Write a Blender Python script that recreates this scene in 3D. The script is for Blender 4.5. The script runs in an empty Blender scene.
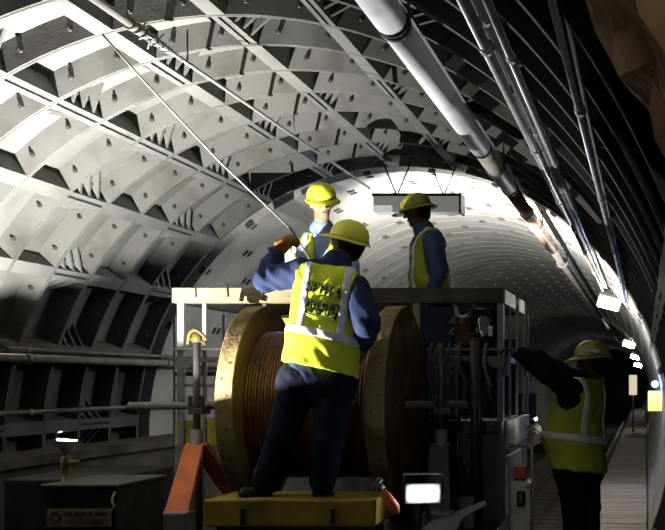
import bpy, bmesh, math, random
import numpy as np
from mathutils import Vector, Matrix
random.seed(7)
C = bpy.context.scene.collection
PI = math.pi
EYE = 1.55
def P(u, v, Y): return Vector(((u-645)/1100*Y, Y, EYE+(380-v)/1100*Y))

# ------------------------------------------------------------------ materials
def mat(name, col, rough=.6, metal=0, col2=None, scale=6, thr=(.4, .65), bump=0, bscale=40, stretch=None, emit=None, estr=0):
    m = bpy.data.materials.new(name); m.use_nodes = True
    nt = m.node_tree; b = nt.nodes['Principled BSDF']
    b.inputs['Base Color'].default_value = (*col, 1); b.inputs['Roughness'].default_value = rough; b.inputs['Metallic'].default_value = metal
    b.inputs['Specular IOR Level'].default_value = .5 if metal > .3 or rough < .5 else (.08 if rough >= .75 else .18)
    tc = nt.nodes.new('ShaderNodeTexCoord'); mp = nt.nodes.new('ShaderNodeMapping'); nt.links.new(tc.outputs['Object'], mp.inputs[0])
    if stretch: mp.inputs['Scale'].default_value = stretch
    if col2:
        n = nt.nodes.new('ShaderNodeTexNoise'); n.inputs['Scale'].default_value = scale; n.inputs['Detail'].default_value = 6
        nt.links.new(mp.outputs[0], n.inputs['Vector'])
        r = nt.nodes.new('ShaderNodeValToRGB'); r.color_ramp.elements[0].position = thr[0]; r.color_ramp.elements[1].position = thr[1]
        r.color_ramp.elements[0].color = (*col, 1); r.color_ramp.elements[1].color = (*col2, 1)
        nt.links.new(n.outputs[0], r.inputs[0]); nt.links.new(r.outputs[0], b.inputs['Base Color'])
    if bump:
        n2 = nt.nodes.new('ShaderNodeTexNoise'); n2.inputs['Scale'].default_value = bscale; n2.inputs['Detail'].default_value = 4
        nt.links.new(mp.outputs[0], n2.inputs['Vector'])
        bp = nt.nodes.new('ShaderNodeBump'); bp.inputs['Strength'].default_value = bump; bp.inputs['Distance'].default_value = .02
        nt.links.new(n2.outputs[0], bp.inputs['Height']); nt.links.new(bp.outputs[0], b.inputs['Normal'])
    if emit:
        b.inputs['Emission Color'].default_value = (*emit, 1); b.inputs['Emission Strength'].default_value = estr
    return m
M = {}
M['lining'] = mat('painted_cast_iron', (.125,.124,.118), .65, 0, (.075,.071,.063), 2.2, (.5,.8), .08, 60)
M['lining_face'] = mat('flange_paint', (.105,.103,.096), .65, 0, (.055,.052,.045), 3.0, (.46,.75), .07, 50)
M['lower_shade'] = mat('shade_darkened_iron', (.085,.078,.07), .7, 0, (.05,.045,.04), 3, (.4,.7), .2, 50)  # lining colour darkened to deepen the shade on the lower left wall
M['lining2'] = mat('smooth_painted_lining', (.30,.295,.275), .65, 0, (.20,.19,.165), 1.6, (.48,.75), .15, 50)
M['black'] = mat('black_steel', (.018,.018,.02), .55, .2, (.04,.035,.03), 9)
M['joint'] = mat('joint_seal', (.03,.03,.03), .8)
M['bolt'] = mat('bolt_iron', (.06,.055,.05), .5, .5)
M['concrete'] = mat('dark_concrete', (.09,.082,.07), .9, 0, (.045,.04,.035), 3, (.35,.65), .4, 20)
M['rustcon'] = mat('rusty_concrete', (.72,.45,.2), .9, 0, (.30,.17,.08), 5, (.35,.65), .9, 14)
M['pipew'] = mat('white_pipe_paint', (.80,.82,.86), .45, 0, (.5,.5,.52), 4, (.5,.8), .08, 40)
M['pipeg'] = mat('grey_pipe', (.42,.40,.35), .5, 0, (.20,.13,.08), 5, (.45,.65), .15, 40)
M['piper'] = mat('rusty_pipe', (.17,.095,.06), .5, .3, (.38,.27,.2), 6, (.45,.7), .2, 40)
M['piped'] = mat('dark_pipe', (.12,.115,.105), .6, 0, (.2,.17,.14), 5)
M['conduit'] = mat('galvanised_conduit', (.42,.43,.46), .42, .3, (.25,.25,.26), 8, (.45,.75))
M['conduitr'] = mat('rusty_conduit', (.30,.24,.16), .5, .3, (.14,.09,.05), 8)
M['darkmetal'] = mat('dark_metal', (.06,.06,.065), .5, .5, (.1,.09,.08), 10)
M['steel'] = mat('worn_grey_steel', (.22,.22,.21), .5, .3, (.2,.19,.17), 9)
M['palesteel'] = mat('pale_painted_steel', (.26,.26,.245), .5, .1, (.18,.17,.15), 9, (.5,.75))
M['white'] = mat('scuffed_white_paint', (.62,.60,.55), .5, 0, (.28,.24,.2), 9, (.5,.7))
M['timber'] = mat('new_timber', (.27,.215,.125), .75, 0, (.20,.15,.08), 5, (.4,.7), .2, 30, (1,8,8))
M['darktimber'] = mat('dark_beam', (.085,.075,.055), .8, 0, (.05,.045,.035), 5)
M['reelwood'] = mat('reel_plywood', (.17,.10,.045), .8, 0, (.08,.045,.02), 5, (.4,.65), .4, 25)
M['reeledge'] = mat('reel_rim_wood', (.27,.22,.10), .75, 0, (.14,.085,.04), 7, (.45,.7), .4, 25)
M['copper'] = mat('copper_brown_cable', (.20,.085,.045), .38, .6, (.12,.06,.04), 18, (.4,.65))
M['yellowp'] = mat('dirty_yellow_paint', (.34,.25,.04), .75, 0, (.18,.13,.03), 4, (.45,.7), .2, 20)
M['yellowg'] = mat('yellow_green_panel', (.62,.58,.08), .6, 0, (.4,.38,.08), 5)
M['clampy'] = mat('greasy_yellow', (.06,.045,.008), .6, 0, (.06,.045,.02), 14)
M['orange'] = mat('orange_paint', (.75,.20,.05), .5, 0, (.5,.14,.05), 6)
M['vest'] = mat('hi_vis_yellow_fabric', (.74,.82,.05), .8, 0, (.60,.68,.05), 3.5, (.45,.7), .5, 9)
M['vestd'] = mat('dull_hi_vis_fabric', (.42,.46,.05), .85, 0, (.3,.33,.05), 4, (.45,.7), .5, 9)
M['tape'] = mat('silver_tape', (.78,.78,.76), .45, 0, (.6,.6,.6), 9)
M['tapee'] = mat('orange_trim', (.75,.30,.05), .7)
M['navy'] = mat('navy_work_shirt', (.025,.035,.085), .85, 0, (.04,.055,.12), 4, (.4,.7), .6, 10)
M['trouser'] = mat('dark_navy_trousers', (.010,.012,.024), .9, 0, (.016,.019,.032), 4, (.4,.7), .6, 10)
M['ltblue'] = mat('light_blue_shirt', (.28,.38,.62), .85, 0, (.2,.28,.5), 4, (.4,.7), .5, 10)
M['blue'] = mat('blue_work_shirt', (.07,.10,.22), .85, 0, (.05,.07,.16), 4, (.4,.7), .5, 10)
M['blackcloth'] = mat('black_cloth', (.012,.012,.014), .95, 0, (.02,.02,.022), 4, (.4,.7), .5, 10)
M['skin'] = mat('skin', (.42,.24,.16), .55); M['skind'] = mat('dark_skin', (.12,.06,.04), .55)
M['hair'] = mat('dark_hair', (.02,.015,.012), .8)
M['boot'] = mat('boot_leather', (.03,.028,.026), .5); M['sole'] = mat('boot_sole', (.22,.2,.17), .7)
M['glove'] = mat('tan_leather_glove', (.45,.22,.06), .75, 0, (.3,.13,.04), 9, (.4,.65), .5, 40)
M['glovew'] = mat('white_glove', (.62,.58,.48), .8)
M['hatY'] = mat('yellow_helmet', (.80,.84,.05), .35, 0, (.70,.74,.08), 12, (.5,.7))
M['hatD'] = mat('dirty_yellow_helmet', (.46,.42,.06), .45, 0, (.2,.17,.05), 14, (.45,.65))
M['print'] = mat('dark_print', (.035,.05,.03), .8)
M['glass'] = mat('dark_lens', (.02,.02,.02), .15)
M['redlens'] = mat('red_orange_lens', (.55,.08,.03), .25)
M['cabinet'] = mat('dark_blue_cabinet', (.02,.028,.05), .5, .2)
M['rust'] = mat('rust_brown', (.16,.07,.035), .8, 0, (.08,.04,.02), 8)
M['ballast'] = mat('ballast', (.10,.09,.08), .95, 0, (.05,.045,.04), 25, (.4,.6), 1, 30)
M['tie'] = mat('timber_tie', (.20,.16,.12), .9, 0, (.1,.08,.06), 6)
M['rail'] = mat('rail_steel', (.30,.26,.22), .35, .7, (.18,.12,.08), 8)
M['label'] = mat('faded_label', (.30,.22,.17), .8, 0, (.2,.15,.12), 8)
M['labeltext'] = mat('label_lettering', (.10,.07,.055), .8)
def emi(name, col, s): return mat(name, (.8,.8,.8), .5, emit=col, estr=s)
M['lampon'] = emi('lit_lamp_glass', (1,.97,.9), 60)
M['floodon'] = emi('lit_flood_glass', (.82,.9,1), 30)
M['yellowon'] = emi('lit_yellow_sign', (1,.66,.06), 1.5)
M['blueon'] = emi('lit_blue_signal', (.25,.42,1), 9)
M['dimlamp'] = mat('dim_lamp_diffuser', (.35,.35,.33), .6, emit=(.9,.88,.8), estr=.16)
M['softlens'] = emi('lamp_glass_from_side', (.95,.97,1), .7)
M['creamon'] = emi('lit_cream_panel', (1,.85,.55), .6)
# planks for walkway
def plank_mat():
    m = mat('walkway_planks', (.33,.28,.22), .7, 0, (.16,.13,.10), 3, (.35,.7), .3, 30, (.6,9,1))
    return m
M['planks'] = plank_mat()

# ------------------------------------------------------------------ mesh helpers
def link(name, bm, m, parent=None, smooth=False, mats=None):
    me = bpy.data.meshes.new(name)
    bmesh.ops.recalc_face_normals(bm, faces=bm.faces) if len(bm.faces) < 60000 else None
    bm.to_mesh(me); bm.free()
    for x in (mats or [m]): me.materials.append(x)
    if smooth:
        for p in me.polygons: p.use_smooth = True
    o = bpy.data.objects.new(name, me); C.objects.link(o)
    if parent is not None:
        o.parent = parent; o.location = -wpos(parent)
    return o
def wpos(p):
    v = Vector((0,0,0))
    while p is not None: v += Vector(p.location); p = p.parent
    return v
def tag(o, label=None, cat=None, group=None, kind=None):
    if label: o['label'] = label
    if cat: o['category'] = cat
    if group: o['group'] = group
    if kind: o['kind'] = kind
    return o
def thing(name, loc, label, cat, group=None):
    o = bpy.data.objects.new(name, None); C.objects.link(o); o.location = loc; o.empty_display_size = .1
    return tag(o, label, cat, group)
def NB(): return bmesh.new()
def box(bm, x0, x1, y0, y1, z0, z1, bev=0, mi=0, mtx=None):
    r = bmesh.ops.create_cube(bm, size=1)
    vs = r['verts']
    for v in vs: v.co = Vector(((x0+x1)/2+v.co.x*(x1-x0), (y0+y1)/2+v.co.y*(y1-y0), (z0+z1)/2+v.co.z*(z1-z0)))
    fs = list({f for v in vs for f in v.link_faces})
    if bev:
        es = list({e for v in vs for e in v.link_edges})
        rr = bmesh.ops.bevel(bm, geom=es, offset=bev, segments=2, affect='EDGES', profile=.5)
        vs = [g for g in rr['verts']]; fs = list({f for v in vs for f in v.link_faces})
    for f in fs: f.material_index = mi
    if mtx is not None:
        for v in {v for f in fs for v in f.verts}: v.co = mtx @ v.co
    return fs
def frame(d):
    d = Vector(d).normalized(); a = Vector((0,0,1)) if abs(d.z) < .9 else Vector((1,0,0))
    x = d.cross(a).normalized(); y = d.cross(x); return x, y
def tube(bm, pts, r, n=12, cap=True, mi=0):
    pts = [Vector(p) for p in pts]; rs = r if isinstance(r, (list, tuple)) else [r]*len(pts)
    rings = []; px = None
    for i, p in enumerate(pts):
        d = (pts[min(i+1, len(pts)-1)]-pts[max(i-1, 0)])
        if d.length < 1e-9: d = Vector((0,0,1))
        d.normalize()
        if px is None: x, y = frame(d)
        else:
            x = (px-d*px.dot(d)).normalized(); y = d.cross(x)
        px = x
        rings.append([bm.verts.new(p+(x*math.cos(2*PI*k/n)+y*math.sin(2*PI*k/n))*rs[i]) for k in range(n)])
    for a, b in zip(rings, rings[1:]):
        for k in range(n):
            f = bm.faces.new((a[k], a[(k+1)%n], b[(k+1)%n], b[k])); f.material_index = mi; f.smooth = True
    if cap:
        for q in (rings[0][::-1], rings[-1]):
            f = bm.faces.new(q); f.material_index = mi
def curve_pts(ps, n=8):
    ps = [Vector(p) for p in ps]; out = []
    for i in range(len(ps)-1):
        p0 = ps[max(i-1, 0)]; p1 = ps[i]; p2 = ps[i+1]; p3 = ps[min(i+2, len(ps)-1)]
        for k in range(n):
            t = k/n; out.append(.5*((2*p1)+(p2-p0)*t+(2*p0-5*p1+4*p2-p3)*t*t+(3*p1-p0-3*p2+p3)*t**3))
    out.append(ps[-1]); return out
def lathe_x(bm, cx, cy, cz, prof, n=64, mi=0):
    """prof: list of (x offset, radius), revolved about the X axis, closed loop"""
    rings = []
    for (dx, r) in prof:
        rings.append([bm.verts.new((cx+dx, cy+r*math.cos(2*PI*k/n), cz+r*math.sin(2*PI*k/n))) for k in range(n)])
    for i in range(len(rings)):
        a = rings[i]; b = rings[(i+1) % len(rings)]
        for k in range(n): bm.faces.new((a[k], a[(k+1)%n], b[(k+1)%n], b[k])).material_index = mi
def text_mesh(name, s, size, m, parent, mtx, thick=.002, proj=None):
    cu = bpy.data.curves.new(name, 'FONT'); cu.body = s; cu.size = size; cu.align_x = 'CENTER'; cu.align_y = 'CENTER'; cu.extrude = thick; cu.offset = size*.015
    t = bpy.data.objects.new(name+'_src', cu); C.objects.link(t)
    dg = bpy.context.evaluated_depsgraph_get(); me = bpy.data.meshes.new_from_object(t.evaluated_get(dg)); me.name = name
    bpy.data.objects.remove(t); bpy.data.curves.remove(cu)
    for v in me.vertices:
        v.co = (proj(v.co) if proj else mtx @ v.co)
    me.materials.clear(); me.materials.append(m)
    o = bpy.data.objects.new(name, me); C.objects.link(o); o.parent = parent
    return o

# ------------------------------------------------------------------ tunnel lining
AX, AZ, R = -2.35, 1.03, 2.60
DEP = .16; RS = .556; Y0 = 5.72
def tp(th, r, y): return Vector((AX+r*math.cos(th), y, AZ+r*math.sin(th)))
def arcs(t0, t1, st=math.radians(1.42)):
    n = max(1, round(abs(t1-t0)/st)); return [t0+(t1-t0)*i/n for i in range(n+1)]
def sweep(bm, th, prof, mi=0):
    """prof: closed list of (radius, y) swept along angles th"""
    rings = [[bm.verts.new(tp(t, r, y)) for (r, y) in prof] for t in th]
    n = len(prof)
    for a, b in zip(rings, rings[1:]):
        for k in range(n): bm.faces.new((a[k], a[(k+1)%n], b[(k+1)%n], b[k])).material_index = mi
    bm.faces.new(rings[0][::-1]).material_index = mi; bm.faces.new(rings[-1]).material_index = mi
def hexa(bm, p8, mi=0):
    v = [bm.verts.new(p) for p in p8]
    for q in ((0,3,2,1),(4,5,6,7),(0,1,5,4),(1,2,6,5),(2,3,7,6),(3,0,4,7)): bm.faces.new([v[i] for i in q]).material_index = mi
D2R = math.radians
WEB0 = 92; WST = 14.2
def lining_part(name, d0, d1, paint='lining', face='lining_face'):
    t0, t1 = D2R(d0), D2R(d1)
    bm = NB()
    ya, yb = 1.6, 10.72+.02
    sweep(bm, arcs(t0, t1), [(R+DEP, ya), (R+DEP, yb+.24), (R+DEP+.05, yb+.24), (R+DEP+.05, ya)])
    # webs (longitudinal flanges) between the rings
    for i in range(-5, 9):
        y1 = Y0+RS*i+.02; y2 = y1+RS-.04
        k = -12
        while k < 14:
            c = WEB0+WST*k; k += 1
            joint = (k % 3 == (i % 3)) and abs(c-120.4) > 2
            cont = abs(c-120.4) < 2
            if not (d0-.01 <= c < d1-.01): continue
            ct = D2R(c)
            hw = .056/R
            if joint or cont:
                for s in (-1, 1):
                    a, b = ct+s*.004, ct+s*.017
                    hexa(bm, [tp(a,R,y1),tp(b,R,y1),tp(b,R,y2),tp(a,R,y2),tp(a,R+DEP,y1),tp(b,R+DEP,y1),tp(b,R+DEP,y2),tp(a,R+DEP,y2)])
                hexa(bm, [tp(ct-.006,R+.012,y1),tp(ct+.006,R+.012,y1),tp(ct+.006,R+.012,y2),tp(ct-.006,R+.012,y2),tp(ct-.006,R+DEP,y1),tp(ct+.006,R+DEP,y1),tp(ct+.006,R+DEP,y2),tp(ct-.006,R+DEP,y2)], 2)
                if joint or (cont and i % 2 == 0):  # triangular gussets beside the joint
                    for s in (-1, 1):
                        for q in (.25, .5, .75):
                            yy = y1+(y2-y1)*q; a = ct+s*.017; b = ct+s*.075
                            v = [bm.verts.new(p) for p in (tp(a,R+.01,yy-.014), tp(a,R+DEP,yy-.014), tp(b,R+DEP,yy-.014), tp(a,R+.01,yy+.014), tp(a,R+DEP,yy+.014), tp(b,R+DEP,yy+.014))]
                            for f in ((0,1,2),(5,4,3),(0,3,4,1),(1,4,5,2),(2,5,3,0)): bm.faces.new([v[x] for x in f])
                        for q in (.375, .625):
                            yy = y1+(y2-y1)*q; a = ct+s*.02
                            tube(bm, [tp(ct+s*.017, R+.09, yy), tp(ct+s*.034, R+.09, yy)], .017, 6, True, 1)
            else:
                a, b = ct-hw*.9, ct+hw*.9; a2, b2 = ct-hw*1.25, ct+hw*1.25
                hexa(bm, [tp(a,R,y1),tp(b,R,y1),tp(b,R,y2),tp(a,R,y2),tp(a2,R+DEP,y1),tp(b2,R+DEP,y1),tp(b2,R+DEP,y2),tp(a2,R+DEP,y2)])
            # mid stiffener nub (low) between webs
    o = link(name, bm, None, mats=[M[paint], M['bolt'], M['joint']])
    tag(o, kind='structure')
    # ring flanges
    for i in range(-5, 10):
        y = Y0+RS*i
        fb = NB()
        sweep(fb, arcs(t0, t1), [(R, y-.022), (R, y-.004), (R+DEP, y-.004), (R+DEP, y-.03)])
        sweep(fb, arcs(t0, t1), [(R, y+.004), (R, y+.022), (R+DEP, y+.03), (R+DEP, y+.004)])
        sweep(fb, arcs(t0, t1, .05), [(R+.012, y-.006), (R+.012, y+.006), (R+DEP, y+.006), (R+DEP, y-.006)], 2)
        k = -24
        while k < 27:
            for off in (.27, .73):
                c = WEB0+WST*(k+off)
                if d0 < c < d1:
                    t = D2R(c)
                    tube(fb, [tp(t, R+.075, y-.045), tp(t, R+.075, y-.02)], .016, 6, True, 1)
                    tube(fb, [tp(t, R+.075, y-.06), tp(t, R+.075, y-.045)], .009, 6, True, 1)
                    tube(fb, [tp(t, R+.075, y+.02), tp(t, R+.075, y+.05)], .021, 6, True, 1)
            k += 1
        ob = link('ring_flange', fb, None, o, mats=[M[face], M['bolt'], M['joint']])
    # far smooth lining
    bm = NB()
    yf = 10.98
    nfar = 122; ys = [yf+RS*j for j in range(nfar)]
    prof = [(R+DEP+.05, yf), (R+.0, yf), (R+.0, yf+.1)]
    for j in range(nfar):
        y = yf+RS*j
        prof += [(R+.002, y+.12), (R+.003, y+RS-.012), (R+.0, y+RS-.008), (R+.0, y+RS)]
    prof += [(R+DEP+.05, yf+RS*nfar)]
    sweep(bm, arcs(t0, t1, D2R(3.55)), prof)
    for j in range(45):
        y = yf+RS*j
        k = -30
        while k < 34:
            c = WEB0+WST/2*k; k += 1
            if not (d0 < c < d1) or c < 12 or c > 168: continue
            t = D2R(c)
            for dy in (-.055, .06):
                a = .014
                hexa(bm, [tp(t-a,R-.012,y+dy),tp(t+a,R-.012,y+dy),tp(t+a,R-.012,y+dy+.035),tp(t-a,R-.012,y+dy+.035),tp(t-a,R+.03,y+dy),tp(t+a,R+.03,y+dy),tp(t+a,R+.03,y+dy+.035),tp(t-a,R+.03,y+dy+.035)], 1) if (k+j) % 2 == 0 else None
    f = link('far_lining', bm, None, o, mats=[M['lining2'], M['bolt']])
    return o
lining_part('ceiling', 42.3, 120.4)
lining_part('wall_left', 120.4, 163)
lining_part('wall_left', 163, 226, 'lower_shade', 'lower_shade')
lining_part('wall_right', -46, 42.3)
# rough rusty concrete collar nearest to the camera, above right
bm = NB()
ths = arcs(D2R(-40), D2R(75), .03)
rings = []
prof = [(2.60,1.75),(2.61,2.05),(2.59,2.35),(2.61,2.52),(2.75,2.56),(2.75,1.75)]
rnd = random.Random(3)
for t in ths: rings.append([bm.verts.new(tp(t, r+(rnd.uniform(-.02,.02) if k < 4 else 0), y+(rnd.uniform(-.03,.03) if k in (2,3) else 0))) for k, (r, y) in enumerate(prof)])
for a, b in zip(rings, rings[1:]):
    for k in range(len(prof)): bm.faces.new((a[k], a[(k+1)%6], b[(k+1)%6], b[k]))
tag(link('trim_1', bm, M['rustcon']), kind='structure')

bm = NB(); bmesh.ops.create_circle(bm, cap_ends=True, radius=2.8, segments=48, matrix=Matrix.Translation((AX,78.5,AZ)) @ Matrix.Rotation(PI/2,4,'X')); r_ = bmesh.ops.extrude_face_region(bm, geom=bm.faces[:])  # added black disc closing the tunnel, stands in for its dark distance
for v in [g for g in r_['geom'] if isinstance(g, bmesh.types.BMVert)]: v.co.y += .2
tag(link('dark_end_cap', bm, M['black']), kind='structure')
# floor: invert slab, ties, rails, walkway
bm = NB(); box(bm, AX-1.95, AX+1.95, 1, 60, -1.05, -.85); tag(link('floor', bm, M['ballast']), kind='structure')
bm = NB(); box(bm, -.68, .0, 1, 60, -.86, 0)
tag(link('floor', bm, M['planks']), kind='structure')
bm = NB()
y = 1.2; rr = random.Random(2)
tag(link('trim_2', (lambda b: (box(b, -.72, -.67, 1, 60, -.12, .03), b)[1])(NB()), M['concrete']), kind='structure')
# planks on the walkway
pl0 = thing('walkway_boards', (-.3, 6, 0), 'narrow walkway of worn cross boards along the right tunnel wall', 'walkway')
b1 = NB(); y = 4.0
while y < 40:
    w = rr.uniform(.16,.24); box(b1, -.665+rr.uniform(0,.02), .02, y, y+w-.012, .001, .028+rr.uniform(0,.012), .004); y += w
ob = link('board', b1, M['planks'], pl0); ob['kind'] = 'stuff'
# left bench with ledge
bm = NB(); box(bm, -4.85, -4.45, 1, 45, -.6, .93); box(bm, -4.85, -4.41, 1, 45, .93, 1.0)
tag(link('trim_3', bm, M['concrete']), kind='structure')
for rx in (-1.15, -2.585):
    bm = NB(); box(bm, rx-.07, rx+.07, 1, 60, -.83, -.81); box(bm, rx-.01, rx+.01, 1, 60, -.81, -.72); box(bm, rx-.035, rx+.035, 1, 60, -.72, -.685, .006)
    o = link('track_rail', bm, M['rail']); tag(o, 'steel running rail on the side nearest the walkway' if rx > -2 else 'steel running rail on the side nearest the left wall', 'rail', 'running rails of the track')
tiebm = NB(); box(tiebm, -3.1, -.75, -.11, .11, -.85, -.832+.02, .008)
tie = link('track_tie', tiebm, M['tie'])
yy = 2.0; first = True
while yy < 50:
    o = tie if first else tie.copy()
    if not first: C.objects.link(o)
    first = False; o.location = (0, yy, 0)
    tag(o, 'timber cross tie under the running rails', 'tie', 'timber cross ties of the track'); yy += .55

# ------------------------------------------------------------------ pipes and conduits
def ray_line(rx, z, y): return Vector((rx, y, EYE+z))
px, pz, pr = -1.13, 1.6, .070
t = thing('overhead_pipe', (px, 4, EYE+pz), 'thick white round pipe running under the ceiling, turning rusty brown further off', 'pipe')
for (ya, yb, m, r, nm, lb) in ((1.8,4.88,'pipew',.0735,'pipe_section','white painted pipe length'), (4.90,7.55,'pipew',.070,'pipe_section','white painted pipe length'), (7.6,9.15,'pipeg',.066,'pipe_section','grimy grey pipe length'), (9.15,13.4,'piper',.062,'pipe_section','rusty brown pipe length'), (13.4,44,'piped',.05,'pipe_section','dark pipe length')):
    bm = NB(); tube(bm, [(px,ya,EYE+pz),(px,yb,EYE+pz)], r, 28); o = link(nm, bm, M[m], t); o['label'] = lb
for yj, r in ((4.89,.079),(7.57,.074),(9.16,.072),(10.5,.068),(13.4,.068)):
    bm = NB(); tube(bm, [(px,yj-.02,EYE+pz),(px,yj+.02,EYE+pz)], r, 28); link('coupling', bm, M['black'], t)
for yj in (4.95, 8.3, 11.4, 15):
    bm = NB(); tube(bm, [(px,yj-.015,EYE+pz),(px,yj+.015,EYE+pz)], .078, 24)
    top = EYE+pz+.25
    for s in (-1,1): tube(bm, [(px+s*.07,yj,EYE+pz+.02),(px+s*.05,yj,top+.10)], .008, 6)
    link('hanger', bm, M['darkmetal'], t)
def conduit(x, z, r, y0, y1, label, m='conduit', group=None, joints=(), name='conduit', bend=None, cm='conduit'):
    t = thing(name, (x, y0, EYE+z), label, 'pipe', group)
    bm = NB(); tube(bm, bend or [(x,y0,EYE+z),(x,y1,EYE+z)], r, 14); link('tube', bm, M[m], t)
    for j in joints:
        bm = NB(); tube(bm, [(x,j-.03,EYE+z),(x,j+.03,EYE+z)], r*1.28, 14); link('coupling', bm, M[cm], t)
    return t
conduit(-.622, 1.30, .0225, 2, 9.2, 'thickest galvanised conduit of the bundle under the ceiling, nearest the white pipe', joints=(4.3,6.2,8.0), group='bundled ceiling conduits')
conduit(-.581, 1.312, .016, 2, 16, 'middle thin galvanised conduit of the ceiling bundle', joints=(4.0,5.8,7.6,10.5), group='bundled ceiling conduits')
conduit(-.543, 1.305, .0165, 2, 16, 'thin galvanised conduit of the ceiling bundle, farthest from the white pipe', joints=(4.45,6.6,8.8,12), group='bundled ceiling conduits')
conduit(-.60, 1.27, .018, 9.2, 16, 'rusty conduit running on above the nearest wall floodlight', 'conduitr', joints=(9.3,11,13))
conduit(-.222, .925, .0165, 2, 13, 'single grey conduit clamped low on the right side of the vault', joints=(3.76,5.6,7.9,10.4), m='conduit')
for (x, z, ys) in ((-.575, 1.335, (3.5, 5.2, 7.2, 9.6, 12.2)),):
    for y in ys:
        t = thing('conduit_bracket', (x, y, EYE+z), {3.5:'strut bracket on the three ceiling conduits nearest the camera',5.2:'strut bracket on the ceiling conduits, second from the camera',7.2:'strut bracket on the ceiling conduits beside the end of the white pipe',9.6:'strut bracket on the ceiling conduits by the rusty pipe',12.2:'farthest strut bracket on the ceiling conduits, before the floodlight'}[y], 'bracket', 'brackets of the ceiling conduits')
        bm = NB(); box(bm, x-.075, x+.075, y-.012, y+.012, EYE+z+.025, EYE+z+.04); link('strut', bm, M['darkmetal'], t)
        for s in (-.06, .06):
            bm = NB(); tube(bm, [(x+s,y,EYE+z+.03),(x+s,y,EYE+z+.13)], .005, 6); link('rod', bm, M['darkmetal'], t)
# messenger cable with fittings upper left
t = thing('messenger_pipe', (-2.76, 3, EYE+1.9), 'thin pale pipe under the ceiling left of centre, joined by a lumpy fitting', 'pipe')
zz = 1.9; xx = -1.445*zz
bm = NB(); tube(bm, [(xx,2.5,EYE+zz),(xx,5.9,EYE+zz)], .022, 10); link('tube', bm, M['steel'], t)
bm = NB(); tube(bm, [(xx,5.9,EYE+zz),(xx+.02,10.9,EYE+zz)], .0125, 10); link('tube', bm, M['steel'], t)
bm = NB()
for k in range(7): tube(bm, [(xx,5.86+k*.075,EYE+zz),(xx,5.9+k*.075,EYE+zz)], .034-.002*k, 8)
for k in range(10):
    a = rr.uniform(0,6.28); tube(bm, [(xx,5.9+k*.03,EYE+zz),(xx+.06*math.cos(a),5.9+k*.03+.02,EYE+zz+.06*math.sin(a))], .005, 5)
link('fitting', bm, M['steel'], t)
for y in (4.3, 6.6, 8.6, 10.4):
    bm = NB(); tube(bm, [(xx,y,EYE+zz),(xx,y,AZ+R-.0+.02)], .006, 6); link('hanger', bm, M['darkmetal'], t)
# left wall dark conduits
for (x, z, r, lb) in ((-4.78,.165,.035,'thick dark pipe along the left wall at mid height'), (-4.78,.235,.016,'thin dark cable just above the thick left wall pipe'), (-4.76,-.25,.02,'dark cable low on the left wall above the bench')):
    conduit(x, z, r, 3, 30, lb, 'piped', joints=(6,8.5,11), cm='piped')
# sagging dark cable on left
t = thing('sagging_cable', (-4.75,6.2,EYE+.25), 'black cable sagging over the left wall pipes', 'cable')
bm = NB(); tube(bm, curve_pts([(-4.78,5.5,EYE+.2),(-4.74,6.2,EYE+.30),(-4.74,6.8,EYE+.26),(-4.78,7.4,EYE+.18),(-4.74,8.0,EYE+.27),(-4.8,8.8,EYE+.18),(-4.8,12,EYE+.2)],6), .014, 8); link('strand', bm, M['black'], t)
# haul rope
t = thing('haul_rope', P(47,-20,5.9), 'taut pale haul rope running down from the ceiling into the gloved hands', 'rope')
bm = NB(); tube(bm, [P(102,34,6.15), P(143,80,6.35), P(220,162,6.7), P(291,229,6.95), P(312,262,7.3), P(330,300,7.6)], .0065, 8); link('strand', bm, M['steel'], t)
# luminaire above the cart
t = thing('ceiling_luminaire', P(416,200,10.3), 'long grey box luminaire with black edge hanging above the cart', 'light')
a = P(373,196,10.3); b = P(459,212,10.3)
bm = NB(); box(bm, a.x, b.x, 10.3, 10.5, b.z, a.z, .004); link('diffuser', bm, M['dimlamp'], t)
bm = NB(); box(bm, a.x-.01, b.x+.015, 10.29, 10.52, a.z, a.z+.025); box(bm, b.x, b.x+.02, 10.29, 10.52, b.z-.005, a.z+.03); link('frame', bm, M['black'], t)
for f in (.25, .8):
    x = a.x+(b.x-a.x)*f; bm = NB(); tube(bm, [(x,10.4,a.z+.02),(x-.15,10.4,AZ+R+.02)], .008, 6); tube(bm, [(x,10.4,a.z+.02),(x+.15,10.4,AZ+R+.02)], .008, 6); link('hanger', bm, M['darkmetal'], t)

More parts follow.
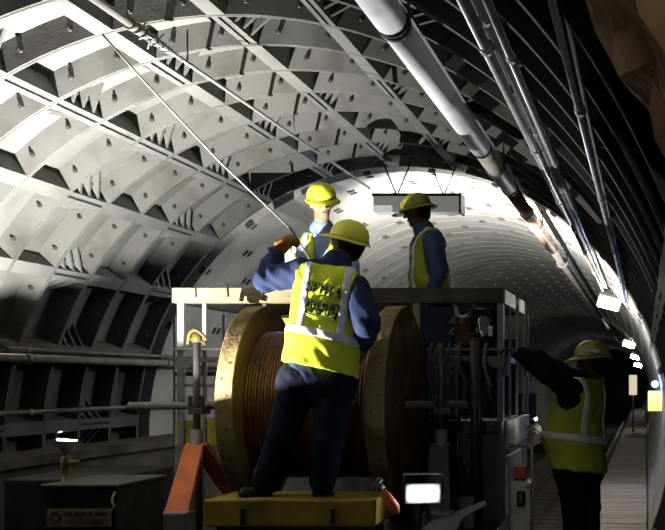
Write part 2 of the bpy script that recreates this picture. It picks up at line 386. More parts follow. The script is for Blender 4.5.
# ------------------------------------------------------------------ lights helper
def spot(name, loc, target, energy, col, ang, blend=.3, r=.05):
    l = bpy.data.lights.new(name, 'SPOT'); l.energy = energy; l.color = col; l.spot_size = D2R(ang); l.spot_blend = blend; l.shadow_soft_size = r
    o = bpy.data.objects.new(name, l); C.objects.link(o); o.location = loc
    o.rotation_euler = (Vector(target)-Vector(loc)).to_track_quat('-Z','Y').to_euler(); return o
def point(name, loc, energy, col, r=.05):
    l = bpy.data.lights.new(name, 'POINT'); l.energy = energy; l.color = col; l.shadow_soft_size = r
    o = bpy.data.objects.new(name, l); C.objects.link(o); o.location = loc; return o
def flood(name, loc, aim, w, h, label, glass, group=None, tilt=0):
    t = thing(name, loc, label, 'light', group)
    d = (Vector(aim)-Vector(loc)).normalized(); q = d.to_track_quat('-Y','Z').to_matrix().to_4x4(); mt = Matrix.Translation(loc) @ q @ Matrix.Rotation(tilt, 4, 'Y')
    bm = NB(); box(bm, -w/2-.02, w/2+.02, .0, .09, -h/2-.02, h/2+.02, .01, mtx=mt)
    for k in range(6): box(bm, -w/2+k*w/5-.006, -w/2+k*w/5+.006, .09, .125, -h/2, h/2, mtx=mt)
    link('housing', bm, M['steel'], t)
    bm = NB(); box(bm, -w/2, w/2, -.03, -.001, -h/2, h/2, .012, mtx=mt); link('lens', bm, M[glass], t)
    bm = NB(); tube(bm, [mt@Vector((-w/2-.03,.05,0)), mt@Vector((-w/2-.03,.05,h/2+.08)), mt@Vector((w/2+.03,.05,h/2+.08)), mt@Vector((w/2+.03,.05,0))], .009, 6); link('bracket', bm, M['darkmetal'], t)
    return t, d
LL = ['lit wall floodlight nearest the camera, beyond the worker on the walkway', 'second lit wall floodlight down the right wall', 'third lit wall floodlight down the right wall', 'fourth lit wall floodlight, far down the right wall', 'farthest lit wall floodlight, a tiny point near the vanishing end']
for k, (u, v, Y, w) in enumerate(((609,303,15.7,.30), (629,344,34,.36), (635,357,54,.42), (638,365,72,.5))):
    p = P(u, v, Y); flood('wall_floodlight', p, p+Vector((-.15,-1,-.9)), w, w*.62, LL[k], 'lampon', 'floodlights along the right wall', .35)
    spot('wall_floodlight_beam', p+Vector((-.02,-.10,-.08)), p+Vector((-.6,-2,-1.9)), 16 if k else 45, (1,.93,.8), 140, .6)

# ------------------------------------------------------------------ distant signs
t = thing('yellow_sign_box', P(655,401,14), 'small bright yellow box hanging on the right wall in the distance', 'sign')
a = P(648,391,14); b = P(662,411,14); bm = NB(); box(bm, a.x, b.x, 14, 14.12, b.z, a.z, .006); link('face', bm, M['yellowon'], t)
bm = NB(); tube(bm, [P(655,391,14)+Vector((0,.06,0)), P(655,372,14)+Vector((0,.06,0))], .008, 6); link('rod', bm, M['darkmetal'], t)
t = thing('blue_signal_lamp', P(655,383,15), 'blue-white signal lamp glowing just above the yellow box', 'light')
bm = NB(); tube(bm, [P(655,384,15), P(655,384,15)+Vector((0,.08,0))], .045, 16); link('lens', bm, M['blueon'], t)
bm = NB(); tube(bm, [P(655,384,15)+Vector((0,.08,0)), P(655,384,15)+Vector((0,.14,0))], .06, 16); link('housing', bm, M['black'], t)
point('signal_glow', P(654,384,14.85), 30, (.15,.35,1), .03)
t = thing('trackside_panel', P(633,385,32), 'cream lit panel on a post far down the track', 'sign')
a = P(629,375,32); b = P(637,395,32); bm = NB(); box(bm, a.x, b.x, 32, 32.2, b.z, a.z, .02); link('panel', bm, M['creamon'], t)
bm = NB(); tube(bm, [((a.x+b.x)/2,32.1,b.z),((a.x+b.x)/2,32.1,.0)], .03, 8); link('post', bm, M['darkmetal'], t)

# ------------------------------------------------------------------ cable cart
CX0, CX1 = -3.46, -1.025
cart = thing('rail_cart', (-2.2, 8.5, -.85), 'rail work cart with post-and-beam frame standing on the track behind the cable reel', 'rail cart')
def cb(name, m, *bs, bev=.004, label=None, parent=None):
    bm = NB()
    for b in bs: box(bm, *b, bev=bev)
    o = link(name, bm, M[m], parent or cart)
    if label: o['label'] = label
    return o
# chassis, wheels
cb('deck', 'darkmetal', (-3.46,-1.03,5.9,9.6,.38,.5), (-3.44,-1.05,6.0,9.6,.30,.38))
cb('chassis', 'darkmetal', (-2.95,-2.85,6.0,9.5,0,.30), (-.0-1.35,-1.25,6.0,9.5,0,.30))
for wx in (-1.15,-2.585):
    for wy in (6.7, 8.9):
        bm = NB(); lathe_x(bm, wx-.0, wy, -.685+.30, [(-.07,.33),(-.04,.33),(-.04,.30),(.06,.30),(.06,.05),(-.07,.05)], 32); link('wheel', bm, M['darkmetal'], cart)
for wy in (6.7, 8.9):
    bm = NB(); tube(bm, [(-2.7,wy,-.385),(-1.05,wy,-.385)], .055, 12); link('wheel_axle', bm, M['darkmetal'], cart)
    cb('axle_box', 'darkmetal', (-2.98,-2.8,wy-.12,wy+.12,-.5,.02)); cb('axle_box', 'darkmetal', (-1.05,-.93,wy-.12,wy+.12,-.5,.35))
ztop, zbot = P(0,288,8).z, P(0,303,8).z
ob = cb('timber_beam', 'timber', (P(173,0,8).x, P(300,0,8).x, 7.98, 8.09, zbot, ztop), label='pale new timber beam')
bm = NB()
for u in (195,227,262): tube(bm, [P(u,284,7.97), P(u+1,297,7.97)], .006, 6)
link('nail', bm, M['black'], cart)
cb('right_beam', 'darktimber', (P(300,0,8).x+.003, P(503.5,0,8).x, 7.98, 8.09, zbot, ztop), label='dark right-hand beam')  # right half of the front beam, in a darker colour
xr = P(503.5,0,8).x
cb('side_beam', 'white', (xr-.06, xr, 8.10, 8.75, zbot, ztop), label='pale end of the side beam')
cb('side_beam', 'white', (xr-.06, xr, 9.0, 9.4, zbot, ztop), label='pale end of the side beam')
cb('side_beam', 'darkmetal', (CX0, CX0+.06, 8.10, 9.5, zbot, ztop))
cb('back_beam', 'darktimber', (CX0, xr, 9.45, 9.55, zbot, ztop))
def post(u0, u1, Y, zb=.5, zt=None, m='palesteel', lb=None):
    a = P(u0,0,Y).x; b = P(u1,0,Y).x; o = cb('post', m, (a, b, Y, Y+(b-a), zb, zt or zbot), bev=.003)
    if lb: o['label'] = lb
    return o
post(177,183.5,8.0,m='palesteel'); post(202,206,8.02,m='steel'); post(222,225,9.4,m='steel'); post(262,266,8.02,m='darkmetal')
post(413,419.5,8.0,m='steel'); post(497,503.5,8.0,m='steel')
for u, Y in ((509.5,8.35),(516.5,8.8),(523.5,9.3),(527,9.5)): post(u-1.2,u+1.2,Y,1.27, m='palesteel')
post(173,175.5,9.45,m='steel')
# rails across front
def hrail(u0,u1,v0,v1,Y,m='steel',nm='cross_rail',d=.04):
    a = P(u0,v0,Y); b = P(u1,v1,Y); return cb(nm, m, (a.x,b.x,Y,Y+d,b.z,a.z), bev=.003)
hrail(173,503,348,350.5,7.97,'steel'); hrail(174,300,357,362,7.96,'steel'); hrail(403,500,356,361,7.96,'steel')
hrail(175,240,384,387,8.02,'steel'); hrail(175,235,372,376,8.05,'darkmetal')
# gusset plates
def plate(ps, Y, m, nm='gusset', th=.02, par=None):
    bm = NB(); A = [bm.verts.new(P(u,v,Y)) for u, v in ps]; B = [bm.verts.new(P(u,v,Y)+Vector((0,th,0))) for u, v in ps]
    bm.faces.new(A); bm.faces.new(B[::-1])
    for i in range(len(ps)): bm.faces.new((A[i],B[i],B[(i+1)%len(ps)],A[(i+1)%len(ps)]))
    return link(nm, bm, M[m], par or cart)
plate([(175,357),(196,357),(190,368),(175,368)], 7.94, 'steel'); plate([(402,356),(427,356),(421,366),(410,366)], 7.94, 'steel'); plate([(482,356),(504,356),(504,368),(492,367)], 7.94, 'steel')
cb('side_rail', 'steel', (xr-.04,xr,8.1,9.5,1.68,1.72))
for Y in (8.05, 9.35):
    cb('clamp', 'palesteel', (xr-.01,xr+.03,Y,Y+.05,1.58,1.72), bev=.004)
# side panels right
cb('side_panel', 'white', (xr-.005,xr+.02,8.09,9.6,1.05,1.25), label='pale scuffed side panel'); cb('side_panel', 'white', (xr-.005,xr+.02,8.09,9.0,.55,.99), label='pale scuffed side panel')
cb('lower_side', 'darkmetal', (xr-.03,xr,7.9,9.6,.5,1.25))
# operator platform and back guard
cb('operator_platform', 'darkmetal', (CX0+.06,xr-.07,8.12,9.44,1.17,1.25))
cb('back_guard', 'cabinet', (-2.3,-1.1,9.38,9.42,1.25,1.9))
# yellow panels
a = P(175,420,8.1); b = P(216,446,8.1); cb('yellow_panel', 'yellowg', (a.x,b.x,8.1,8.13,b.z,a.z), label='yellow painted panel')
a = P(262,318,8.15); b = P(300,335,8.15); cb('yellow_panel', 'yellowg', (a.x,b.x,8.15,8.18,b.z,a.z), label='yellow painted panel')
# front step sill
a = P(203,500,6.35); b = P(374,527,6.35)
sill = cb('step_beam', 'yellowp', (a.x,b.x,6.35,6.85,b.z,a.z), bev=.01, label='dirty yellow step beam')
cb('step_support', 'darkmetal', (a.x+.05,b.x-.05,6.42,6.8,.5,b.z))
for u in (242.5, 333): cb('step_bolt', 'black', (P(u-2,0,6.34).x,P(u+2,0,6.34).x,6.335,6.35,P(0,525,6.34).z,P(0,509,6.34).z), bev=.003)
# dark machinery body behind reel lower and right
cb('machinery_housing', 'cabinet', (P(388,0,8.2).x,P(455,0,8.2).x,8.2,8.6,.5,1.17), bev=.02)
cb('machinery_housing', 'darkmetal', (P(458,0,8.1).x,P(500,0,8.1).x,8.1,8.5,.5,1.15), bev=.02)

# ---- things on the cart
t = thing('control_cabinet', P(434,345,8.3), 'dark blue control cabinet behind the right of the cart frame', 'cabinet')
a = P(421,307,8.3); b = P(455,347,8.3); bm = NB(); box(bm, a.x,b.x,8.3,8.5,b.z,a.z,.01); link('body', bm, M['cabinet'], t)
bm = NB(); box(bm, a.x+.02,b.x-.02,8.29,8.3,b.z+.02,a.z-.12,.003); link('door', bm, M['cabinet'], t)
bm = NB(); box(bm, a.x,b.x,8.32,8.46,1.25,b.z); link('stand', bm, M['darkmetal'], t)
t = thing('hose_coil', P(480,325,8.3), 'black hose coiled and hung inside the right end of the cart frame', 'hose')
for k in range(5):
    bm = NB(); c = P(474+k*3,325+k,8.25+.02*k); rx, rz = .14-.012*k, .11+.008*k
    tube(bm, [c+Vector((rx*math.cos(q),.02*math.sin(3*q),rz*math.sin(q))) for q in [2*PI*j/28 for j in range(29)]], .016, 8); link('loop', bm, M['black'], t)
bm = NB(); tube(bm, [P(474,303,8.25), P(474,311,8.25)], .01, 6); link('hook', bm, M['steel'], t)
vh = random.Random(5)
HL = ['black hose hanging straight beside the middle frame post', 'grey hose hanging second from the middle frame post', 'black hose hanging third from the middle frame post', 'grey hose hanging fourth from the middle frame post', 'black hose hanging fifth from the middle frame post','dark hose hanging left of the thick upright', 'dark hose hanging just right of the thick upright', 'pale hose hanging low toward the right frame post']
for k, u in enumerate((424,431,437,443,449,462,478,486)):
    t = thing('hanging_hose', P(u,345,7.9), HL[k], 'hose', 'hoses hanging in the cart frame')
    v1 = (440,425,450,420,445,430,440,400)[k]
    bm = NB(); tube(bm, curve_pts([P(u+vh.uniform(-2,2),343,7.92), P(u+vh.uniform(-3,3),365,7.88), P(u+vh.uniform(-4,4),385,7.86), P(u+vh.uniform(-4,4),v1-15,7.88), P(u+vh.uniform(-5,5),v1,7.95)],6), .011+.004*(k%2), 8)
    link('strand', bm, M[('black','darkmetal','darkmetal')[k%3] if k < 7 else 'steel'], t)
t = thing('thick_upright', P(475,420,7.8), 'thick dark upright tube in front of the cart right half', 'post')
bm = NB(); tube(bm, [P(475,335,7.8), P(475,520,7.8)], .035, 14); link('tube', bm, M['darkmetal'], t); bm = NB(); tube(bm, [P(475,333,7.8), P(475,337,7.8)], .045, 14); link('cap', bm, M['black'], t)
# valve block with pale fittings
t = thing('valve_block', P(448,322,8.2), 'cluster of pale pipe fittings and valves between the cabinet and the hose coil', 'valve')
bm = NB(); box(bm, P(455,0,8.2).x,P(470,0,8.2).x,8.2,8.3,P(0,345,8.2).z,P(0,318,8.2).z,.008); link('block', bm, M['rust'], t)
for (u,v) in ((452,322),(457,315),(462,322),(451,333),(468,316)):
    bm = NB(); tube(bm, [P(u,v,8.15),P(u+3,v-5,8.12)], [.016,.011], 8); tube(bm, [P(u-3,v,8.13),P(u+4,v+1,8.13)], .007, 6); link('fitting', bm, M['steel'], t)
t = thing('pale_tag', P(490,331,7.98), 'small white tag hung by the right frame post', 'tag')
bm = NB(); box(bm, P(488,0,7.93).x,P(492.5,0,7.93).x,7.93,7.945,P(0,336,7.93).z,P(0,326,7.93).z,.002); link('plate', bm, M['white'], t)
bm = NB(); tube(bm, [P(490,326,7.94),P(490,304,7.98)], .003, 5); link('cord', bm, M['black'], t)
t = thing('amber_fitting', P(458,315,8.1), 'pale brass elbow above the valve cluster', 'fitting')
bm = NB(); tube(bm, curve_pts([P(456,306,8.1),P(457,314,8.1),P(462,317,8.1),P(468,315,8.1)],5), .014, 10); link('elbow', bm, M['white'], t)
# ---- cable reel
RX0, RX1, RY, RZ, RR = -2.64, -1.60, 7.4, 1.385, .66
t = thing('cable_reel', (-2.12, RY, RZ-RR), 'large wooden cable reel wound with copper-brown cable on its axle', 'reel')
for (x0, x1, lb) in ((RX0, RX0+.11, 'left flange with pale worn rim'), (RX1-.12, RX1, 'right flange, darker')):
    bm = NB(); lathe_x(bm, x0, RY, RZ, [(0,.06),(0,RR-.006),(.006,RR),(x1-x0-.006,RR),(x1-x0,RR-.006),(x1-x0,.06)], 96)
    for f in bm.faces:
        c = f.calc_center_median(); rad = math.hypot(c.y-RY, c.z-RZ); f.material_index = 1 if rad > RR-.005 else 0
    fl = link('flange', bm, None, t, mats=[M['reelwood'], M['reeledge']]); fl['label'] = lb
    side = x0-.004 if x0 < -2 else x1
    bm = NB()
    for k in range(8):
        a = k*PI/4; tube(bm, [(side-.004,RY+.4*math.cos(a),RZ+.4*math.sin(a)),(side+.012,RY+.4*math.cos(a),RZ+.4*math.sin(a))], .018, 8)
    link('flange_bolt', bm, M['bolt'], fl)
    bm = NB()
    for k in range(40):
        a = k*2*PI/40+.05; tube(bm, [((x0+x1)/2+(.02 if k%2 else -.02),RY+(RR-.01)*math.cos(a),RZ+(RR-.01)*math.sin(a)),((x0+x1)/2+(.02 if k%2 else -.02),RY+(RR+.002)*math.cos(a),RZ+(RR+.002)*math.sin(a))], .007, 6)
    link('rim_nail', bm, M['bolt'], fl)
bm = NB(); nt_ = 40; x0, x1 = RX0+.112, RX1-.122; w = (x1-x0)/nt_; prof = [(0,.3)]
for k in range(nt_):
    for q in range(5):
        a = PI*q/4; prof.append((w*(k+.5)-w*.48*math.cos(a), .475+.013*math.sin(a)+(.004 if k%7==3 else 0)))
prof.append((x1-x0,.3)); lathe_x(bm, x0, RY, RZ, prof, 72); link('wound_cable', bm, M['copper'], t, True)
axl = NB(); tube(axl, [P(129,406,6.98+.42), (-1.2,RY,RZ)], .026, 16); link('axle', axl, M['steel'], t)
# ---- reel stands
def stand(x, lb, leg_m='orange'):
    t = thing('reel_stand', (x, RY, .5), lb, 'stand', 'jack stands carrying the reel axle')
    bm = NB(); tube(bm, [(x,RY-.06,.9),(x,RY-.06,1.80)], .024, 12); link('screw_post', bm, M['darkmetal'], t)
    bm = NB(); tube(bm, [(x,RY-.06,.5),(x,RY-.06,1.22)], .04, 12); link('post_sleeve', bm, M['steel'], t)
    bm = NB(); box(bm, x-.05,x+.05,RY-.09,RY+.05,RZ-.065,RZ-.02,.006); box(bm, x-.05,x-.03,RY-.09,RY-.05,RZ-.03,RZ+.06,.004); box(bm, x+.03,x+.05,RY-.09,RY-.05,RZ-.03,RZ+.06,.004); link('saddle', bm, M['darkmetal'], t)
    bm = NB()
    for s in (-1, 1):
        d = Vector((.08, -.47*s, -.40)); a = Vector((x-.005, RY-.06-.03*s, 1.12)); b = a+d
        n = Vector((1,0,0)); q = Matrix((( .06,0,0,0),(0,.022,0,0),(0,0,1,0),(0,0,0,1)))
        v = []
        for p, w in ((a,.06),(b,.072)):
            for sx, sy in ((-1,-1),(1,-1),(1,1),(-1,1)): v.append(p+Vector((sx*w, sy*.02, sy*.01)))
        hexa(bm, v)
        link('leg', bm, M[leg_m], t); bm = NB()
    bm.free()
    bm = NB(); box(bm, x-.02,x+.16,RY-.62,RY-.46,.5,.73,.01); link('foot', bm, M['steel'], t)
    bm = NB(); box(bm, x-.02,x+.16,RY+.32,RY+.50,.5,.73,.01); link('foot', bm, M['steel'], t)
    return t
st = stand(-2.99, 'orange-legged jack stand left of the cable reel')
bm = NB(); tube(bm, [(-2.99,RY-.06,1.80),(-2.99,RY-.06,1.86)], .035, 8); tube(bm, [(-3.05,RY-.06,1.83),(-2.93,RY-.06,1.80)], .012, 6); tube(bm, curve_pts([(-3.05,RY-.06,1.79),(-3.03,RY-.08,1.86),(-2.98,RY-.09,1.88),(-2.93,RY-.06,1.83)],5), .012, 6)
o = link('clamp', bm, M['clampy'], st); o['label'] = 'yellow clamp'
stand(-1.36, 'dark jack stand right of the cable reel', 'darkmetal')
# ---- front clutter
t = thing('equipment_box', P(80,525,6.0), 'black equipment box with a faded label panel, lower left', 'equipment')
a = P(43,488,6.0); b = P(116,540,6.0)
bm = NB(); box(bm, a.x,b.x,6.0,6.6,.5,a.z,.012); link('body', bm, M['black'], t)
bm = NB(); box(bm, a.x-.01,b.x+.01,5.99,6.62,a.z,a.z+.02,.006); link('lid', bm, M['darkmetal'], t)
bm = NB(); box(bm, a.x-.6,-3.3,6.66,7.7,.5,a.z-.01,.012); link('rear_tank', bm, M['black'], t)
la = P(47,509,5.99); lb_ = P(111,527,5.99)
bm = NB(); box(bm, la.x,lb_.x,5.985,5.999,lb_.z,la.z,.002); lab = link('label_plate', bm, M['label'], t); lab['label'] = 'faded brown label plate'
R90 = Matrix.Rotation(PI/2, 4, 'X')
for ua, ub in ((64,72),(74,86),(88,93),(95,106)):
    p_ = P(ua,515.5,5.982); q_ = P(ub,512,5.982); bm = NB(); box(bm, p_.x, q_.x, 5.982, 5.985, p_.z, q_.z, .0005); link('worn_word', bm, M['labeltext'], lab)
for s, v, sz in (('1-800-227-2600',521.5,.052),):
    c = P(84,v,5.98); o = text_mesh('lettering', s, sz*.62, M['labeltext'], lab, Matrix.Translation(c) @ R90, .001); o.location = (0,0,0)
bm = NB(); c = P(55,517,5.98); tube(bm, [c+Vector((.026*math.cos(q),0,.026*math.sin(q))) for q in [2*PI*j/20 for j in range(21)]], .004, 6); o = link('emblem', bm, M['labeltext'], lab); o.location = (0,0,0)
bm = NB(); tube(bm, curve_pts([P(115,492,5.97),P(112,500,5.95),P(114,506,5.95),P(111,511,5.97)],5), .006, 6); link('handle', bm, M['white'], t)
for ob_ in lab.children: ob_.location = (0,0,0); ob_.matrix_parent_inverse = Matrix.Identity(4)
for ob_ in lab.children: ob_.location = Vector((0,0,0))
# lamp on valve post
t = thing('work_lamp', P(66,487,6.2), 'work lamp on a brass post standing on the black box, shining upward', 'light')
bm = NB()
tube(bm, [P(66,487,6.2),P(66,484,6.2),P(66,483,6.2),P(66,472,6.2),P(66,468,6.2),P(66,458,6.2),P(66,456,6.2),P(66,450,6.2)], [.034,.034,.022,.022,.03,.03,.016,.016], 14)
tube(bm, [P(66,463,6.2),P(75,462,6.15)], .014, 8); tube(bm, [P(75,460,6.15),P(75,465,6.15)], .022, 8); link('lamp_post', bm, M['conduitr'], t)
bm = NB(); tube(bm, [P(65,456,6.2),P(65,450,6.2),P(65.5,447,6.2),P(66,440,6.2)], [.016,.03,.044,.056], 24, cap=False)
tube(bm, [P(66,440,6.2),P(65.5,447,6.2),P(65,450,6.2)], [.054,.042,.028], 24, cap=False); o = link('lamp_head', bm, M['palesteel'], t); o['label'] = 'pale lamp head'
bm = NB(); bmesh.ops.create_icosphere(bm, subdivisions=2, radius=.012, matrix=Matrix.Translation(P(66,440,6.2)+Vector((0,0,-.036)))); link('bulb', bm, M['floodon'], t, True)
bm = NB(); tube(bm, curve_pts([P(61,444,6.13),P(56,440,6.12),P(57,433,6.12),P(61,431,6.14)],5), .005, 6); link('wire_guard', bm, M['darkmetal'], t)
# floodlight at front of cart
fl_p = P(423,493.5,6.5)
t, d = flood('cart_floodlight', fl_p, (0-.2,0,1.9), .17, .082, 'lit blue-white floodlight on the cart front beside the yellow step beam', 'floodon')
bm = NB(); tube(bm, [fl_p+Vector((0,.12,-.02)), fl_p+Vector((0,.14,-.38))], .014, 8); link('stem', bm, M['darkmetal'], t)
# diagonal metal plate
t = thing('diagonal_plate', P(455,512,6.6), 'bent pale metal plate lying slanted at the cart front right of the floodlight', 'metal plate')
plate([(418,533),(430,522),(448,515),(484,501),(486,505),(462,518),(455,533)], 6.6, 'steel', 'plate', .03, t)
# orange handled tool
t = thing('power_tool', P(388,500,6.4), 'orange handled power tool leaning on the end of the yellow step beam', 'tool')
bm = NB(); tube(bm, [P(397,514,6.4),P(394,508,6.4),P(386,496,6.4),P(382,490,6.4)], [.02,.036,.03,.022], 12); link('handle', bm, M['orange'], t)
bm = NB(); tube(bm, [P(382,490,6.4),P(377,484,6.4)], .026, 10); tube(bm, [P(372,487,6.38),P(382,479,6.38)], .011, 8); tube(bm, [P(377,482,6.38),P(380,478,6.38)], .014, 8); link('head', bm, M['steel'], t)
# step ladder/white box on right side of cart
t = thing('white_side_box', P(520,530,7.6), 'tall white box with a black oval latch on the right side of the cart', 'box')
a = P(510,482,7.6); b = P(531,545,7.6); bm = NB(); box(bm, a.x,b.x,7.6,7.85,.3,a.z,.02); link('body', bm, M['white'], t)
bm = NB(); c0, c1 = P(521,491,7.59), P(521,506,7.59)
tube(bm, [c0, c1], .03, 14); link('latch', bm, M['black'], t)
bm = NB(); tube(bm, [P(521,494,7.56)+Vector((0,0,0)), P(521,503,7.56)], .012, 8); link('latch_pull', bm, M['steel'], t)
t = thing('tail_lamp', P(519,472,7.65), 'red-orange square tail lamp on top of the white box', 'light')
a = P(513.5,466,7.65); b = P(525,479,7.65); bm = NB(); box(bm, a.x,b.x,7.65,7.72,b.z,a.z,.008); link('lens', bm, M['redlens'], t)
bm = NB(); box(bm, a.x-.005,b.x+.005,7.72,7.75,b.z-.02,a.z+.005,.004); link('housing', bm, M['darkmetal'], t)
t = thing('grab_rail', P(532,520,7.7), 'thin white grab rail standing beside the white box', 'rail')
bm = NB(); tube(bm, [P(513,445,7.9),P(529,445,7.7),P(531.5,446.5,7.7),P(531.8,450,7.7),P(533,540,7.7)], .008, 8); link('tube', bm, M['white'], t)
bm = NB(); tube(bm, [P(513,443,7.9),P(513,448,7.9)], .018, 10); link('mount', bm, M['steel'], t)
t = thing('cable_bundle', P(540,440,8.6), 'pale cable bundle tied to the cart side beside the worker on the walkway', 'cable')
for k in range(4):
    bm = NB(); tube(bm, curve_pts([P(528,428+3*k,9.0),P(536,425+2*k,8.8),P(541,431+3*k,8.7),P(535,438+2*k,8.7),P(529,442+2*k,8.9)],5), .012, 7); link('strand', bm, M['white' if k%2 else 'steel'], t)
point('side_marker_glow', P(536,419,8.6), .15, (1,.8,.5), .01)
t = thing('marker_lamp', P(536,419,8.7), 'tiny lit marker lamp at the cart side beside the hanging cable bundle', 'light')
bm = NB(); bmesh.ops.create_icosphere(bm, subdivisions=2, radius=.012, matrix=Matrix.Translation(P(536,419,8.7))); link('bulb', bm, M['lampon'], t)
bm = NB(); tube(bm, [P(536,419,8.72),P(527,419,8.9)], .006, 6); link('arm', bm, M['steel'], t)
# floor clutter
t = thing('rag_heap', P(190,510,6.9), 'crumpled grey rags beside the foot of the orange jack stand', 'rags')
bm = NB(); bmesh.ops.create_icosphere(bm, subdivisions=3, radius=.12, matrix=Matrix.Translation((-2.80,6.72,.54)) @ Matrix.Diagonal((1.5,.8,.5,1)))
for v in bm.verts: v.co += Vector((vh.uniform(-.015,.015), vh.uniform(-.015,.015), vh.uniform(-.02,.02)))
link('cloth', bm, M['palesteel'], t)

# rear work light lighting the vault beyond
rw = Vector((-1.75, 10.7, 2.05))
t, d = flood('rear_work_light', rw, (-1.3, 13.5, 3.6), .3, .2, 'work light on a post behind the cart, aimed at the vault', 'lampon')
bm = NB(); tube(bm, [rw+Vector((0,-.08,-.05)), (rw.x,rw.y-.08,-.85)], .02, 10); link('post', bm, M['darkmetal'], t)

# ------------------------------------------------------------------ SDF people
class Field:
    def __init__(s, lo, hi, h):
        s.lo = np.array(lo, float); s.h = h; s.n = np.ceil((np.array(hi)-s.lo)/h).astype(int)+1
        s.d = np.full(s.n, .5, np.float32)
    def coords(s, sl=None):
        r = [np.arange(s.n[i])[sl[i]] if sl else np.arange(s.n[i]) for i in range(3)]
        return np.meshgrid(*[s.lo[i]+r[i]*s.h for i in range(3)], indexing='ij')
    def cap(s, a, b, ra, rb, k=.02, infl=0, sub=False):
        a = np.array(a, float); b = np.array(b, float); ra += infl; rb += infl; mr = max(ra, rb)+k*2+.05
        i0 = np.maximum(((np.minimum(a, b)-mr-s.lo)/s.h).astype(int), 0); i1 = np.minimum(((np.maximum(a, b)+mr-s.lo)/s.h).astype(int)+2, s.n)
        if (i1 <= i0).any(): return
        sl = tuple(slice(i0[i], i1[i]) for i in range(3))
        X, Y, Z = s.coords(sl); ab = b-a; L = max(ab@ab, 1e-9)
        t = np.clip(((X-a[0])*ab[0]+(Y-a[1])*ab[1]+(Z-a[2])*ab[2])/L, 0, 1)
        d = np.sqrt((X-a[0]-t*ab[0])**2+(Y-a[1]-t*ab[1])**2+(Z-a[2]-t*ab[2])**2)-(ra+(rb-ra)*t)
        o = s.d[sl]
        if sub: s.d[sl] = np.maximum(o, -d); return
        h_ = np.maximum(k-np.abs(o-d), 0)/k
        s.d[sl] = np.minimum(o, d)-h_*h_*k*.25
    def clone(s): q = Field.__new__(Field); q.lo = s.lo; q.h = s.h; q.n = s.n; q.d = s.d.copy(); return q
def mesh_field(name, F, m, parent, iso=0, smooth=1):
    d = F.d-iso; d = np.pad(d, 1, constant_values=.5); ins = d < 0
    n = np.array(d.shape); c = [ins[i:n[0]-1+i, j:n[1]-1+j, k:n[2]-1+k] for i in (0,1) for j in (0,1) for k in (0,1)]
    cnt = sum(x.astype(np.int8) for x in c); act = (cnt > 0) & (cnt < 8)
    idx = np.full(act.shape, -1, np.int64); cells = np.argwhere(act); idx[act] = np.arange(len(cells))
    if len(cells) == 0: return None
    acc = np.zeros((len(cells),3)); wc = np.zeros(len(cells))
    offs = [(i,j,k) for i in (0,1) for j in (0,1) for k in (0,1)]
    for a in range(8):
        for b in range(a+1, 8):
            oa, ob = np.array(offs[a]), np.array(offs[b])
            if abs(oa-ob).sum() != 1: continue
            pa = cells+oa; pb = cells+ob
            da = d[pa[:,0],pa[:,1],pa[:,2]]; db = d[pb[:,0],pb[:,1],pb[:,2]]
            cr = (da < 0) != (db < 0)
            t = np.where(cr, da/np.where(cr, da-db, 1), 0)[:,None]
            acc += np.where(cr[:,None], oa+(ob-oa)*t, 0); wc += cr
    V = (cells-1+acc/wc[:,None])*F.h+F.lo
    faces = []
    for ax in range(3):
        o = [0,0,0]; o[ax] = 1
        A = ins[:n[0]-o[0], :n[1]-o[1], :n[2]-o[2]]; B = ins[o[0]:, o[1]:, o[2]:]
        e = np.argwhere(A != B); e = e[(e > 0).all(1)]
        sgn = A[e[:,0],e[:,1],e[:,2]]
        u, v = [(1,2),(2,0),(0,1)][ax]
        du = np.zeros(3,int); du[u] = 1; dv = np.zeros(3,int); dv[v] = 1
        q = []
        for off in (-du-dv, -dv, 0*du, -du):
            p = e+off; ok = (p < np.array(act.shape)).all(1) & (p >= 0).all(1); p = np.where(ok[:,None], p, 0)
            q.append(np.where(ok, idx[p[:,0],p[:,1],p[:,2]], -1))
        q = np.stack(q, 1); good = (q >= 0).all(1); q = q[good]; sg = sgn[good]
        q[~sg] = q[~sg][:, ::-1]
        faces.append(q)
    Fc = np.concatenate(faces)
    me = bpy.data.meshes.new(name); me.from_pydata(V.tolist(), [], Fc.tolist()); me.update()
    for p in me.polygons: p.use_smooth = True
    me.materials.append(M[m]); o = bpy.data.objects.new(name, me); C.objects.link(o); o.parent = parent; o.location = -wpos(parent)
    return o
def folds(F, amp, seed=0):
    X, Y, Z = F.coords(); s = seed*1.7
    w1 = np.sin(21*X+9*Z+s)*1.3+np.sin(17*Y-6*Z+s)*1.1
    n = np.sin(34*Z+2.2*w1+12*X+s)+.6*np.sin(55*Z-1.7*w1-25*Y+2*s)+.5*np.sin(47*X+31*Y+1.5*w1+s)
    F.d += (amp*n*.5).astype(np.float32)
def L(a, b, t): return Vector(a)*(1-t)+Vector(b)*t
